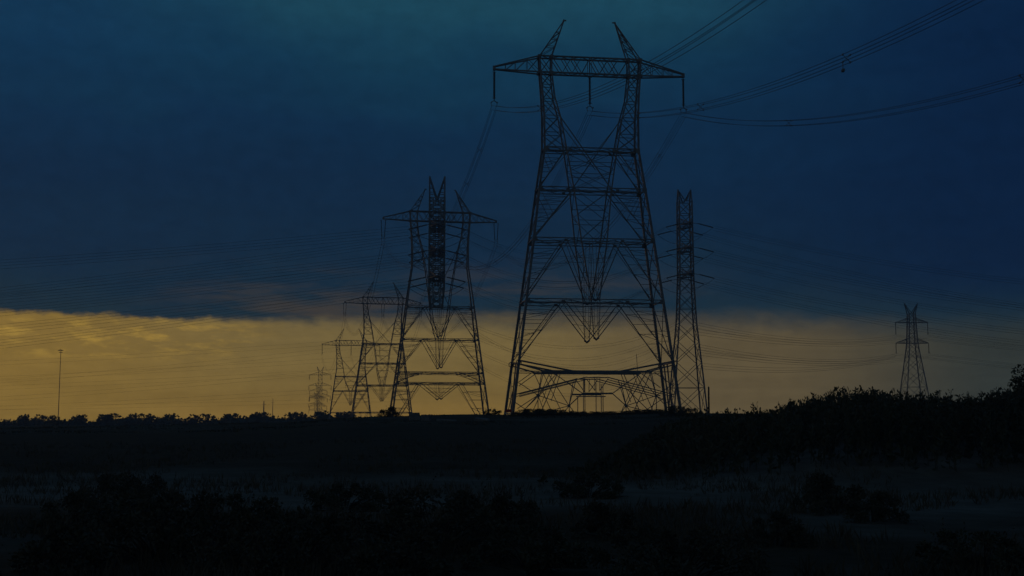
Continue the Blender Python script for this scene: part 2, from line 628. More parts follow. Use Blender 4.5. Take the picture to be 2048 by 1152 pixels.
            # the V under the beam
            if i in tips['vees']:
                m = MB()
                zv = tips['vees'][i]
                for s in (-1, 1):
                    m.bar(P(s * tab(OUT, a) * 0.46, f, a), P(s * 0.14, f, zv), th * 0.11)
                    m.bar(P(s * tab(OUT, a) * 0.36, f, a), P(s * 0.10, f, zv + 0.4), th * 0.06)
                    for k in (0.3, 0.55):
                        zz = a + (zv - a) * k
                        m.bar(P(s * tab(OUT, a) * 0.46 * (1 - k), f, zz), P(s * 0.2, f, zz - 0.1), th * 0.05)
                m.tube([P(-0.28, f, zv + 0.12), P(0, f, zv - 0.12), P(0.28, f, zv + 0.12)], th * 0.16, 6)
                for uu in (-0.55, -0.2, 0.2, 0.55):
                    m.bar(P(uu, f, a), P(uu * 0.5, f, zv + 0.25), th * 0.05)
                m.build('vee_brace', STEEL, root)
        # side faces
        n = 2 if h > 5 else 1
        for s in (-1, 1):
            m = MB()
            for k in range(n):
                za, zc2 = a + (c - a) * k / n, a + (c - a) * (k + 1) / n
                for f in (-1, 1):
                    m.bar(P(s * tab(OUT, za), f, za), P(s * tab(OUT, zc2), -f, zc2), th * 0.09)
            m.build('side_bracing', STEEL, root)
    # crossarm: box truss with tapering ends
    m = MB()
    L, dA = 10.75, 0.5
    chord = [5.74, 4.37]
    for f in (-1, 1):
        m.bar((-5.74, f * dA, zt), (5.74, f * dA, zt), th * 0.2)
        m.bar((-L, f * 0.12, 38.55), (-5.64, f * dA, zc), th * 0.17)
        m.bar((L, f * 0.12, 38.55), (5.64, f * dA, zc), th * 0.17)
        m.bar((-5.64, f * dA, zc), (5.64, f * dA, zc), th * 0.2)
        for s in (-1, 1):
            m.bar((s * L, f * 0.12, 38.85), (s * 5.74, f * dA, zt), th * 0.16)
            for k, (ua, ub) in enumerate(((5.64, 7.1), (7.1, 8.4), (8.4, 9.5))):
                tz = lambda u: 38.85 + (zt - 38.85) * (L - u) / (L - 5.74)
                bz = lambda u: 38.55 + (zc - 38.55) * (L - u) / (L - 5.64)
                dd = lambda u: 0.12 + (dA - 0.12) * (L - u) / (L - 5.7)
                m.bar((s * ub, f * dd(ub), bz(ub)), (s * ub, f * dd(ub), tz(ub)), th * 0.06)
                m.bar((s * ua, f * dd(ua), tz(ua)), (s * ub, f * dd(ub), bz(ub)), th * 0.06)
                if k == 0:
                    m.bar((s * ua, f * dd(ua), bz(ua)), (s * ub, f * dd(ub), tz(ub)), th * 0.06)
        us = [-4.37, -3.2, -2.1, -1.0, 0, 1.0, 2.1, 3.2, 4.37]
        for k, (a, c) in enumerate(zip(us[:-1], us[1:])):
            m.bar((a, f * dA, zc if k % 2 else zt), (c, f * dA, zt if k % 2 else zc), th * 0.09)
            if k in (1, 2, 5, 6):
                m.bar((a, f * dA, zt if k % 2 else zc), (c, f * dA, zc if k % 2 else zt), th * 0.08)
        for u in (-0.13, 0.13):
            m.bar((u, f * dA, zc), (u, f * dA, zt), th * 0.07)
    for k in range(10):
        a, c = -5.6 + 1.12 * k, -5.6 + 1.12 * (k + 1)
        g = 1 if k % 2 else -1
        m.bar((a, g * dA, zt), (c, -g * dA, zt), th * 0.07)
        m.bar((a, g * dA, zc), (c, -g * dA, zc), th * 0.07)
    for s in (-1, 1):
        m.box((s * L, 0, 38.68), (0.3, 0.3, 0.5))
        for u in chord:
            m.box((s * u, 0, zt), (0.34, 1.15, 0.3))
            m.box((s * u, 0, zc), (0.34, 1.15, 0.3))
    m.build('crossarm', STEEL, root)
    # the two horns that carry the ground wires
    for s in (-1, 1):
        m = MB()
        tip = Vector((s * 2.90, 0, 44.45))
        bs = [Vector((s * 5.74, -dA, zt)), Vector((s * 5.74, dA, zt)), Vector((s * 4.37, -dA, zt)), Vector((s * 4.37, dA, zt))]
        for p in bs:
            m.bar(p, tip, th * 0.13)
        prev = bs
        for k in (0.28, 0.5, 0.68):
            cur = [p.lerp(tip, k) for p in bs]
            for i, j in ((0, 2), (1, 3), (0, 1), (2, 3)):
                m.bar(cur[i], cur[j], th * 0.07)
            m.bar(prev[0], cur[2], th * 0.07)
            m.bar(prev[1], cur[3], th * 0.07)
            prev = cur
        m.bar(tip, tip + Vector((-s * 0.28, 0, 0.02)), th * 0.16)
        m.bar(tip + Vector((s * 0.1, 0, -0.1)), tip + Vector((0, 0, 0.12)), th * 0.16)
        m.build('ground_wire_horn', STEEL, root)
    # insulators
    for u, z in ((-10.75, 38.4), (0, 38.2), (10.75, 38.4)):
        if double_strings:
            sm = MB()
            one = string_mesh(3.4, 0.075)
            for dx in (-0.42, 0.42):
                k = len(sm.v)
                sm.v += [(v[0] + dx * (1 + v[2] / 3.4 * 0.45), v[1], v[2]) for v in one.v]
                sm.f += [tuple(i + k for i in f) for f in one.f]
            st = sm.build('insulator_string', GLASS, root)
        else:
            st = string_mesh(3.4, 0.125).build('insulator_string', GLASS, root)
        st.location = (u, 0, z)
        yoke_mesh(3.4).build('yoke', STEEL, st)
    # spread truss between the legs close to the ground
    if base_frame:
        for f in (-1, 1):
            m = MB()
            if f > 0:
                m.bar((5.6, 2, 5.2), (5.5, 2, 7.3), 0.05)

            def B(u1, z1, u2, z2, w):
                for s in (-1, 1):
                    m.bar(P(s * u1, f, z1), P(s * u2, f, z2), w)
            B(0, 5.14, 5.99, 5.14, 0.24)
            B(8.2, 6.25, 2.6, 5.18, 0.17)
            B(8.2, 5.85, 5.7, 5.16, 0.14)
            B(8.3, 5.15, 5.99, 5.14, 0.08)
            B(8.4, 2.7, 1.1, 4.55, 0.10)
            B(8.4, 2.45, 1.1, 4.3, 0.08)
            B(0, 4.5, 1.1, 4.5, 0.11)
            B(0, 2.81, 1.63, 2.81, 0.18)
            if f < 0:
                B(1.63, 2.81, 3.4, 4.1, 0.08)
                B(1.63, 2.81, 4.9, 5.1, 0.08)
                B(1.63, 2.81, 3.09, 1.5, 0.09)
                for u2, z2 in ((2.3, 4.2), (2.6, 4.0), (5.4, 5.1), (1.6, -0.3), (3.0, -0.3), (4.4, -0.2), (6.41, 2.6), (5.0, 1.0)):
                    B(3.09, 1.5, u2, z2, 0.075)
                for u2, z2 in ((5.95, 5.1), (5.75, 5.1), (5.3, -0.3), (6.4, -0.3), (8.6, 1.2), (8.4, 3.9), (4.2, 5.1), (8.7, 0.2)):
                    B(6.41, 2.6, u2, z2, 0.075)
                for s in (-1, 1):
                    for u2, z2 in ((3.09, 1.5), (6.41, 2.6)):
                        m.box(P(s * u2, f, z2), (0.3, 0.12, 0.3))
            else:
                B(6.9, 1.2, 8.7, 2.4, 0.075)
                B(6.9, 1.2, 8.8, 0.2, 0.075)
                B(6.9, 1.2, 5.0, -0.2, 0.075)
                B(6.9, 1.2, 4.6, 3.4, 0.075)
            B(4.2, 5.1, 6.6, -0.3, 0.075)
            B(5.9, 5.1, 3.4, -0.2, 0.065)
            B(3.9, 5.1, 5.0, 2.0, 0.06)
            B(6.3, 5.1, 8.4, 3.6, 0.075)
            B(1.2, 4.4, 0.25, 3.1, 0.07)
            B(0.3, 4.5, 0.25, 3.1, 0.06)
            m.build('base_truss', STEEL, root)
        for s in (-1, 1):
            m = MB()
            for dy in (-0.7, 0.6):
                m.bar((s * 8.25, dy, 6.1), (s * 8.9, dy, -0.5), 0.13)
            m.bar((s * 8.25, -2.8, 6.1), (s * 8.25, 2.8, 6.1), 0.14)
            for dy in (-2.9, 2.75):
                m.tube([(s * 8.45 + 0.28 * math.cos(a), dy, 6.05 + 0.28 * math.sin(a)) for a in np.linspace(0, 2 * math.pi, 13)], 0.05, 5)
            m.build('climbing_guard', STEEL, root)
    return root


T1 = pylon((8.68, 133.0, 0.0), R(8.0), 'largest and nearest steel lattice pylon, tall horned crossarm over the field',
           [29.69, 25.18, 19.48, 12.79], {'leg': 8.7, 'meet': 3, 'third_from': 2, 'vees': {2: 12.9, 3: 8.68}}, 0.8, base_frame=True)
T2 = pylon((-13.6, 228.5, -0.98), R(11.0), 'second largest lattice pylon with double insulators, dark narrow mast standing in its middle',
           [22.0, 15.9, 9.7, 7.76], {'leg': 10.7, 'meet': 1, 'third_from': 0, 'vees': {0: 16.6, 1: 10.7, 3: 4.9}}, 0.86, double_strings=True)
T3 = pylon((-36.64, 345.0, -5.57), R(11.5), 'mid sized lattice pylon partly behind the left legs of the second largest pylon',
           [26.97, 21.45, 15.25, 7.68], {'leg': 11.0, 'meet': 2, 'third_from': 2, 'vees': {2: 11.0}}, 0.85, double_strings=True)
T4 = pylon((-60.4, 458.0, -10.5), R(11.5), 'smallest and farthest horned pylon of the row, above the far tree line',
           [26.7, 21.3, 13.3], {'leg': 15.8, 'meet': 1, 'third_from': 1, 'vees': {1: 16.2}}, 0.8)


# ------------------------------------------------------------------ narrow lattice towers of the crossing line
def narrow_tower(name, loc, rz, label, prof, ztop, horn, arms, th, arm_dir, cat='tower', group=None, n_pan=16, strain=None, arm_len=5.0, dens=1):
    """prof: (z, half width) from base up; arms: heights of the crossarms"""
    root = empty(name, loc, rz, label, cat, group)
    W = lambda z: tab(prof, z)
    z0, z1 = prof[0][0], ztop
    # panels grow towards the ground
    zs = [z1]
    while zs[-1] > z0 + 0.5:
        zs.append(max(z0, zs[-1] - max(1.5 if dens == 1 else 1.2, 2.0 * W(zs[-1]) * (1.0 if dens == 1 else 0.55))))
    for sx in (-1, 1):
        for sy in (-1, 1):
            m = MB()
            for a, c in zip(zs[:-1], zs[1:]):
                m.bar((sx * W(a), sy * W(a), a), (sx * W(c), sy * W(c), c), th * 0.26)
            m.build('leg', STEEL, root)
    m = MB()
    for k, (a, c) in enumerate(zip(zs[:-1], zs[1:])):
        wa, wc = W(a), W(c)
        for f in (-1, 1):
            m.bar((-wa, f * wa, a), (wc, f * wc, c), th * 0.1)
            m.bar((wa, f * wa, a), (-wc, f * wc, c), th * 0.1)
            m.bar((f * wa, -wa, a), (f * wc, wc, c), th * 0.1)
            m.bar((f * wa, wa, a), (f * wc, -wc, c), th * 0.1)
            if a > arms[-1] - 2 or k % 4 == 0:
                m.bar((-wa, f * wa, a), (wa, f * wa, a), th * 0.1)
                m.bar((f * wa, -wa, a), (f * wa, wa, a), th * 0.1)
            if dens > 1:
                mm = (a + c) / 2
                wm = W(mm)
                m.bar((-wm, f * wm, mm), (wm, f * wm, mm), th * 0.1)
                m.bar((f * wm * 0.5, -wm, a), (f * wm * 0.5, -wm, c), th * 0.12)
    m.build('bracing', STEEL, root)
    wt = W(ztop)
    for s in (-1, 1):
        m = MB()
        tip = Vector((s * (wt + 0.02) if horn[1] is None else s * horn[1], 0, ztop + horn[0]))
        for sy in (-1, 1):
            m.bar((s * wt, sy * wt, ztop), tip, th * 0.22)
            m.bar((s * wt * 0.08, sy * wt, ztop + 0.05), tip, th * 0.16)
        for k in (0.25, 0.5, 0.72):
            p, q = Vector((s * wt, wt, ztop)).lerp(tip, k), Vector((s * wt * 0.08, wt, ztop)).lerp(tip, k)
            m.bar(p, q, th * 0.09)
            p, q = Vector((s * wt, -wt, ztop)).lerp(tip, k), Vector((s * wt * 0.08, -wt, ztop)).lerp(tip, k)
            m.bar(p, q, th * 0.09)
        m.build('ground_wire_horn', STEEL, root)
    for za in arms:
        m = MB()
        w = W(za)
        for f in (-1, 1):
            m.bar((f * w, -w, za), (f * w, w, za), th * 0.15) if arm_dir == 'y' else m.bar((-w, f * w, za), (w, f * w, za), th * 0.15)
        for s in (-1, 1):
            D = (lambda u, v, z: (v, s * u, z)) if arm_dir == 'y' else (lambda u, v, z: (s * u, v, z))
            for f in (-1, 1):
                m.bar(D(w, f * w, za), D(arm_len, f * 0.15, za), th * 0.16)
                m.bar(D(w, f * w, za + arm_len * 0.28), D(arm_len, f * 0.15, za + 0.1), th * 0.14)
                for k in (0.25, 0.5, 0.75):
                    u = w + (arm_len - w) * k
                    v = f * (w + (0.15 - w) * k)
                    m.bar(D(u, v, za), D(u, v, za + arm_len * 0.28 * (1 - k) + 0.05), th * 0.07)
                    u2 = w + (arm_len - w) * (k - 0.25)
                    v2 = f * (w + (0.15 - w) * (k - 0.25))
                    m.bar(D(u, v, za), D(u2, v2, za + arm_len * 0.28 * (1.25 - k)), th * 0.07)
                    m.bar(D(u, v, za), D(u2, -v2, za), th * 0.07)
        m.build('crossarm', STEEL, root)
    if strain:
        for za in arms:
            for sy in (-1, 1):
                for sx in (-1, 1):
                    m = MB()
                    w = W(za)
                    p0 = Vector((0, sy * arm_len, za))
                    p1 = Vector((sx * (w + 0.5), sy * (arm_len + 0.1), za - 0.25))
                    p2 = Vector((sx * (w + strain), sy * (arm_len + 0.1), za - 0.25 - strain * 0.22))
                    m.bar(p0, p1, 0.09)
                    n = 14
                    pts, rad = [], []
                    for i in range(n):
                        for kk, rr in ((0.0, 0.10), (0.3, 0.24), (0.7, 0.11)):
                            pts.append(p1.lerp(p2, (i + kk) / n))
                            rad.append(rr * 0.72)
                    m.tube(pts, rad, 7)
                    m.build('insulator_string', GLASS, root)
                m = MB()
                q0 = Vector((-(w + strain), sy * (arm_len + 0.1), za - 0.25 - strain * 0.22))
                q1 = Vector((w + strain, sy * (arm_len + 0.1), za - 0.25 - strain * 0.22))
                m.tube([q0.lerp(q1, k / 12) - Vector((0, 0, 2.0 * (1 - (2 * k / 12 - 1) ** 2))) for k in range(13)], 0.035 * th, 5)
                m.build('jumper_wire', WIRE, root)
    return root


MB_ARMS = [36.1, 31.3, 26.4]
MAST = narrow_tower('lattice_mast', (-14.2, 228.3, 0), R(4), 'dense dark narrow lattice mast rising through the middle of the second largest pylon',
                    [(20.9, 1.1), (23.6, 1.3), (24.2, 1.42), (41.7, 1.42)], 41.7, (4.3, None), MB_ARMS, 1.3, 'y', cat='lattice mast', strain=3.9, arm_len=5.2, dens=2)
T5_ARMS = [39.9, 34.9, 29.5]
T5 = narrow_tower('lattice_tower', (35.8, 250, 0), R(3), 'slim straight lattice tower just right of the largest pylon, three tiers of slanting insulators',
                  [(0.0, 3.45), (9, 2.75), (20, 1.75), (29, 1.42), (45, 1.32)], 45.0, (2.6, None), T5_ARMS, 1.0, 'y', cat='lattice tower', strain=3.5, arm_len=5.0)


# small suspension tower on the right, its arms across the view
def suspension_tower(name, loc, rz, label, prof, ztop, horn, arms, th, strings, cat='lattice tower', group=None):
    root = narrow_tower(name, loc, rz, label, prof, ztop, horn, [a for a, _ in arms], th, 'x', cat=cat, group=group, arm_len=arms[0][1])
    for (za, al), L in zip(arms, strings):
        for s in (-1, 1):
            st = string_mesh(L, 0.14, 0.3).build('insulator_string', GLASS, root)
            st.location = (s * al, 0, za)
    return root


T6 = suspension_tower('lattice_tower', (137.9, 420, 0), R(2), 'small two tier lattice tower with a forked top beyond the thicket',
                      [(-2, 4.6), (8.5, 3.7), (25.5, 1.5), (36.5, 1.05)], 36.5, (3.6, 2.3), [(33.4, 5.6), (26.3, 5.7)], 1.05, [4.2, 3.5])
suspension_tower('lattice_tower', (-94.1, 600, 0), R(10), 'tallest of the thin hazy towers clustered left of the pylon row',
                 [(-13, 1.2), (26, 0.9)], 23.4, (2.7, 1.6), [(22.0, 5.2), (16.8, 5.4), (11.6, 5.0)], 0.6, [2.4, 2.4, 2.4], group='thin hazy towers left of the pylon row')
suspension_tower('lattice_tower', (-103.6, 655, 0), R(10), 'middle tower of the thin hazy cluster left of the pylon row',
                 [(-13, 1.2), (18, 0.85)], 17.0, (2.2, 1.5), [(15.5, 4.6), (11.6, 4.8), (7.4, 4.6)], 0.6, [2.2, 2.2, 2.2], group='thin hazy towers left of the pylon row')
suspension_tower('lattice_tower', (-112.5, 705, 0), R(10), 'leftmost, lowest tower of the thin hazy cluster left of the pylon row',
                 [(-13, 1.2), (15, 0.8)], 14.0, (2.0, 1.4), [(12.8, 4.2), (9.2, 4.4), (5.6, 4.2)], 0.6, [2.0, 2.0, 2.0], group='thin hazy towers left of the pylon row')


# ------------------------------------------------------------------ wires
def para(p, q, sag, n=24):
    p, q = Vector(p), Vector(q)
    return [p.lerp(q, k / n) - Vector((0, 0, 4 * sag * (k / n) * (1 - k / n))) for k in range(n + 1)]


def bundle(p, q, sag, label, group, offs, r, spacers=(), n=28, weights=False, name='conductor_bundle'):
    p, q = Vector(p), Vector(q)
    root = empty(name, p, 0, label, 'power line', group)
    d = (q - p)
    side = Vector((d.y, -d.x, 0)).normalized()
    line = para((0, 0, 0), q - p, sag, n)
    for a, c in offs:
        m = MB()
        m.tube([v + side * a + Vector((0, 0, c)) for v in line], r, 5)
        m.build('wire', WIRE, root)
    for k, tt in enumerate(spacers):
        c = d * tt - Vector((0, 0, 4 * sag * tt * (1 - tt)))
        m = MB()
        o = [c + side * a + Vector((0, 0, e)) for a, e in offs]
        m.bar(o[0], o[2], 0.03)
        m.bar(o[1], o[3], 0.03)
        for x in o:
            m.box(x, (0.07, 0.22, 0.08))
        if weights and k % 2 == 0:
            m.bar(o[2], o[2] - Vector((0, 0, 0.5)), 0.04)
            m.box(o[2] - Vector((0, 0, 0.55)), (0.16, 0.3, 0.16))
        m.build('spacer', STEEL, root)
    return root


QUAD = [(-0.26, 0.24), (0.26, 0.24), (0.26, -0.24), (-0.26, -0.24)]
TWIN = [(-0.2, 0.1), (0.2, 0.0), (-0.05, -0.35)]


def local(root, p):
    return Matrix.Translation(root.location) @ root.rotation_euler.to_matrix().to_4x4() @ Vector(p)


H = Vector((-math.sin(R(12)), math.cos(R(12)), 0))
names = ['left', 'middle', 'right']
ZI = [34.2, 34.0, 34.2]
for i, u in enumerate((-10.75, 0, 10.75)):
    a = local(T1, (u, 0, ZI[i]))
    back = a - H * 170.0
    back.z = 34.0
    bundle(a, back, (12.5, 12.5, 14.0)[i], 'spacered wire bundle sweeping up right from the %s insulator of the largest pylon' % names[i],
           'bundles sweeping up right from the largest pylon', QUAD, 0.018, ((0.13, 0.3), (0.35, 0.20, 0.1), (0.16, 0.36))[i], 60, i == 1)
    c = local(T2, (u, 0, ZI[i]))
    bundle(a, c, 10.0, 'wire bundle drooping steeply between the %s insulators of the two largest pylons' % names[i],
           'bundles between the pylons of the row', QUAD, 0.018, (0.08, 0.16, 0.5), 28)
    e = local(T3, (u, 0, ZI[i]))
    bundle(c, e, 10.0, 'wires from the second largest pylon back to the %s insulator of the third' % names[i],
           'bundles between the pylons of the row', QUAD, 0.018, (), 24)
    g = local(T4, (u, 0, ZI[i]))
    bundle(e, g, 10.0, 'wires from the third pylon of the row to the %s insulator of the farthest' % names[i],
           'bundles between the pylons of the row', QUAD[::2], 0.022, (), 24)

tier = ['top', 'middle', 'bottom']
arm = ['near', 'far']
LEFT_Z = [(29.3, 25.6), (22.8, 21.7), (17.2, 15.4)]
for k in range(3):
    for j, sy in enumerate((-1, 1)):
        z = MB_ARMS[k] - 0.25 - 3.9 * 0.22
        p = local(MAST, (-(1.42 + 3.9), sy * 5.3, z))
        zl = LEFT_Z[k][j]
        slope = (p.z - zl) / 77.0
        q = Vector((p.x - 190, p.y + 6, p.z - slope * 190 + 4))
        bundle(p, q, 2.0, 'faint wires running left from the %s arm of the dark mast, %s tier' % (arm[j], tier[k]),
               'wires running left from the dark mast', [(-0.2, 0.5), (0.2, 0.0), (0.0, -0.55), (0.3, -1.1)], 0.019, (), 24)
        p = local(MAST, ((1.42 + 3.9), sy * 5.3, z))
        z5 = T5_ARMS[k] - 0.25 - 3.5 * 0.22
        q = local(T5, (-(1.42 + 3.5), sy * 5.1, z5))
        bundle(p, q, 5.5, 'faint wires from the dark mast to the %s arm of the slim tower, %s tier' % (arm[j], tier[k]),
               'wires between the dark mast and the slim tower', TWIN, 0.017, (), 24)
        p = local(T5, ((1.42 + 3.5), sy * 5.1, z5))
        zr = [(30.0, 26.6), (24.6, 23.4), (19.8, 18.6)][k][j]
        d1 = 66.0
        q = Vector((p.x + 190, p.y + 5, 0))
        slope = (p.z - zr) / d1
        q.z = p.z - slope * 190 + 17
        bundle(p, q, 9.0, 'faint wires running right from the %s arm of the slim tower, %s tier' % (arm[j], tier[k]),
               'wires running right from the slim tower', [(-0.2, 0.4), (0.2, -0.1), (0.0, -0.6)], 0.021, (), 30)

# low distribution wires further back
lows = [(17.8, 20.2), (15.6, 18.8), (13.0, 15.6), (10.2, 12.2), (16.8, 17.6)]
for i, (za, zc) in enumerate(lows):
    A = local(T2, (tab(OUT, za + 1.0), 0, za + 1.0))
    Bp = local(T5, (-tab([(0, 3.45), (9, 2.75), (20, 1.75), (29, 1.42)], zc), 0, zc))
    bundle(A, Bp, 4.6 + 0.5 * i, 'low faint wire sagging behind the legs of the largest pylon', 'low wires behind the largest pylon', [(0, 0), (0.2, -0.5)], 0.017, (), 24)
for i, (zc, su, tier_i) in enumerate(((20.0, -1, 0), (18.6, 1, 0), (15.5, -1, 1), (14.4, 1, 1), (11.6, -1, 1))):
    A = local(T5, (tab([(0, 3.45), (9, 2.75), (20, 1.75), (29, 1.42)], zc), 0, zc))
    za = (33.4 - 4.3, 26.3 - 3.6)[tier_i]
    Bp = local(T6, (su * (5.6, 5.7)[tier_i], 0, za))
    bundle(A, Bp, 2.6, 'low faint wire sagging between the slim tower and the small forked tower', 'low wires to the small forked tower', [(0, 0), (0.3, -0.6), (-0.2, -1.1)], 0.024, (), 24)
    if i < 4:
        q = Bp + Vector((230, 10, -9))
        bundle(Bp, q, 5.0, 'faint wire running right from the small forked tower', 'wires right of the small forked tower', [(0, 0), (0.3, -0.5)], 0.028, (), 24)
for i in range(7):
    za = (15.6, 14.9, 12.2, 10.6, 10.0, 6.6, 4.1)[i]
    A = local(T2, (-tab(OUT, za + 1.0), 0, za + 1.0))
    q = Vector((A.x - 170, A.y + 12, (9.0, 4.5, 5.5, 1.5, 3.8, 1.2, 2.0)[i]))
    bundle(A, q, (1.5, 2.5, 1.0, 2.2, 0.8, 1.6, 0.6)[i], 'very faint low wire crossing the golden sky toward the left', 'low wires crossing the golden sky', [(0, 0), (0.1, -0.7)], 0.009, (), 24)

# ------------------------------------------------------------------ poles, masts, gantry
lm = empty('lighting_mast', (-184.9, 500, ground(-184.9, 500)), 0, 'tall thin lighting mast standing alone at the far left', 'lighting mast')
b0 = lm.location.z
top = 28.9 - b0
m = MB()
m.tube([(0, 0, -0.3), (0, 0, top * 0.5), (0, 0, top)], [0.19, 0.15, 0.1], 8)
m.build('pole', STEEL, lm)
m = MB()
m.tube([(0.75 * math.cos(a), 0.75 * math.sin(a), top - 1.4) for a in np.linspace(0, 2 * math.pi, 13)], 0.08, 6)
m.bar((-1.0, 0, top - 0.4), (1.0, 0, top - 0.4), 0.08)
m.bar((0, -1.4, top - 0.4), (0, 1.4, top - 0.4), 0.18)
m.bar((-0.75, 0, top - 1.4), (0.75, 0, top - 1.4), 0.1)
m.build('head_frame', STEEL, lm)
for dx in (-0.95, -0.4, 0.4, 0.95):
    m = MB()
    m.box((dx, -0.3, top - 0.62), (0.28, 0.3, 0.2), 0, 0.4)
    m.build('floodlight', CONC, lm)

for x, z1, lab, w in ((-141.7, 10.8, 'left one of two tiny thin masts above the far trees', 0.42), (-136.6, 12.2, 'right one of two tiny thin masts above the far trees', 0.22)):
    o = empty('radio_mast', (x, 700, -12.3), 0, lab, 'mast', 'tiny masts above the far trees')
    m = MB()
    hh = z1 + 12.3
    m.tube([(0, 0, 0), (0, 0, hh * 0.7), (0, 0, hh)], [w, w * 0.9, w * 0.5], 6)
    m.build('pole', STEEL, o)
    m = MB()
    for s in (-1, 1):
        m.bar((0, 0, hh * 0.9), (s * 1.2, 0, hh * 0.9 + 0.4), 0.12)
    m.build('aerial', STEEL, o)

for x, y, z1, r, lab in ((22.48, 140, 3.75, 0.10, 'short plain dark pole just right of the slim lattice tower'),
                         (52.4, 150, 3.7, 0.06, 'thin short pole with a crosspiece above the thicket, right of the forked tower')):
    g = ground(x, y)
    o = empty('utility_pole', (x, y, g), 0, lab, 'pole')
    m = MB()
    m.tube([(0, 0, -0.4), (0, 0, (z1 - g) * 0.6), (0.02, 0, z1 - g)], [r * 1.1, r, r * 0.9], 8)
    m.build('pole_shaft', WOOD, o)
    m = MB()
    if r < 0.08:
        m.bar((-0.22, 0, z1 - g - 0.15), (0.22, 0, z1 - g - 0.15), 0.07)
        m.build('crosspiece', WOOD, o)
    else:
        m.tube([(0.02, 0, z1 - g), (0.02, 0, z1 - g + 0.06)], [r, r * 0.5], 8)
        m.build('pole_cap', STEEL, o)

gy = 165.0
gx0 = 10.6
gg = empty('steel_gantry', (gx0, gy, ground(gx0, gy)), 0, 'low gantry of thin upright posts behind the middle of the largest pylon', 'gantry')
g0 = gg.location.z
for dx, z1 in ((-1.75, 2.9), (-0.98, 5.6), (-0.78, 5.6), (0.72, 5.3), (1.42, 4.6), (1.66, 4.6)):
    m = MB()
    m.bar((dx, 0, -0.4), (dx, 0, z1 - g0 + 0.2), 0.10)
    m.build('post', STEEL, gg)
m = MB()
m.bar((-1.95, 0, 3.15 - g0), (2.0, 0, 3.15 - g0), 0.13)
m.build('crossbeam', STEEL, gg)

# red marker at the foot of the nearest pylon
mk = empty('marker_board', (-0.35, 127.5, ground(-0.35, 127.5)), 0, 'small red marker board at the left foot of the largest pylon', 'sign')
m = MB()
m.box((0, 0, 0.42), (0.62, 0.05, 0.30), 0, 0)
m.build('board', RED, mk)
m = MB()
m.box((0.02, -0.005, 0.16), (0.86, 0.05, 0.10))
m.build('rail', WHITE, mk)
for s in (-1, 1):
    m = MB()
    m.bar((s * 0.25, 0.06, -0.2), (s * 0.25, 0.06, 0.55), 0.05)
    m.build('post', WOOD, mk)

# pale blocks lying in front of the crest
for i, (x, y, sx, sy, sz, rz, lab) in enumerate((
        (-8.6, 108, 0.9, 0.6, 0.75, 0.2, 'upright pale concrete block below the second largest pylon'),
        (-7.5, 107, 0.75, 0.5, 0.6, -0.3, 'squat pale concrete block beside the upright block'),
        (-5.6, 105, 1.7, 0.5, 0.25, 0.1, 'long low concrete slab lying right of the two blocks'),
        (-2.6, 106, 1.2, 0.6, 0.3, -0.15, 'short low concrete slab lying nearest the largest pylon'))):
    mb = MB()
    n = 6
    z = ground(x, y)
    mb.box((0, 0, sz / 2 - 0.08), (sx, sy, sz), 0, 0.05 * (i - 1))
    o = mb.build('concrete_block', CONC)
    bv = o.modifiers.new('bevel', 'BEVEL')
    bv.width = 0.04
    bv.segments = 2
    o.location = (x, y, z)
    o.rotation_euler = (0, 0.03 * i, rz)
    tag(o, lab, 'concrete block', 'concrete blocks below the pylons')


# ------------------------------------------------------------------ vegetation
def foliage(m, centres, per, L, spread, up=0.3):
    for c, r in centres:
        for _ in range(per):
            d = rvec(up)
            rad = r * (random.random() ** 0.45)
            p = Vector(c) + Vector((d.x * rad, d.y * rad, d.z * rad * 0.8))
            q = (d + rvec() * 0.8).normalized()
            l = L * random.uniform(0.6, 1.4)
            m.leaf(p, q, rvec(), l, l * spread)


def shrub_proto(w, h, nclump, per, L, leaf_mat):
    root = bpy.data.objects.new('shrub', None)
    COL.objects.link(root)
    m = MB()
    cs = []
    for _ in range(nclump):
        a, rr = random.uniform(0, 2 * math.pi), w * 0.5 * math.sqrt(random.random())
        z = h * random.uniform(0.12, 0.9) * (1 - 0.45 * (rr / (w * 0.5)) ** 2)
        c = (rr * math.cos(a), rr * math.sin(a), z)
        cs.append((c, random.uniform(0.14, 0.3) * min(w, h)))
        m.tube([(c[0] * 0.1, c[1] * 0.1, -0.05), (c[0] * 0.5, c[1] * 0.5, z * 0.55), c], [0.02 * h, 0.014 * h, 0.006 * h], 4)
    m.build('stem', BARK, root)
    m = MB()
    foliage(m, cs, per, L, 0.3)
    for _ in range(nclump):                       # a few long shoots break the outline
        c, r = random.choice(cs)
        d = (rvec(1.6)).normalized()
        for k in range(7):
            p = Vector(c) + d * (r + h * 0.05 * k)
            m.leaf(p, (d + rvec() * 0.9).normalized(), rvec(), L, L * 0.25)
    m.build('foliage', leaf_mat, root)
    return root


protos = [shrub_proto(2.0, 0.75, 24, 230, 0.055, LEAF), shrub_proto(2.8, 0.9, 34, 230, 0.055, LEAF2), shrub_proto(1.4, 0.65, 16, 220, 0.05, LEAF2)]
used = [False] * 3


def put_shrub(px_x, Y, k, sc, label, group, flat=1.0):
    x = px_x / 2440 * Y
    o = copy_tree(protos[k]) if used[k] else protos[k]
    used[k] = True
    o.location = (x, Y, ground(x, Y) - 0.03)
    o.rotation_euler = (0, 0, random.uniform(0, 6.28))
    o.scale = (sc / flat ** 0.7, sc / flat ** 0.7, sc * flat * random.uniform(0.9, 1.1))
    return tag(o, label, 'shrub', group)


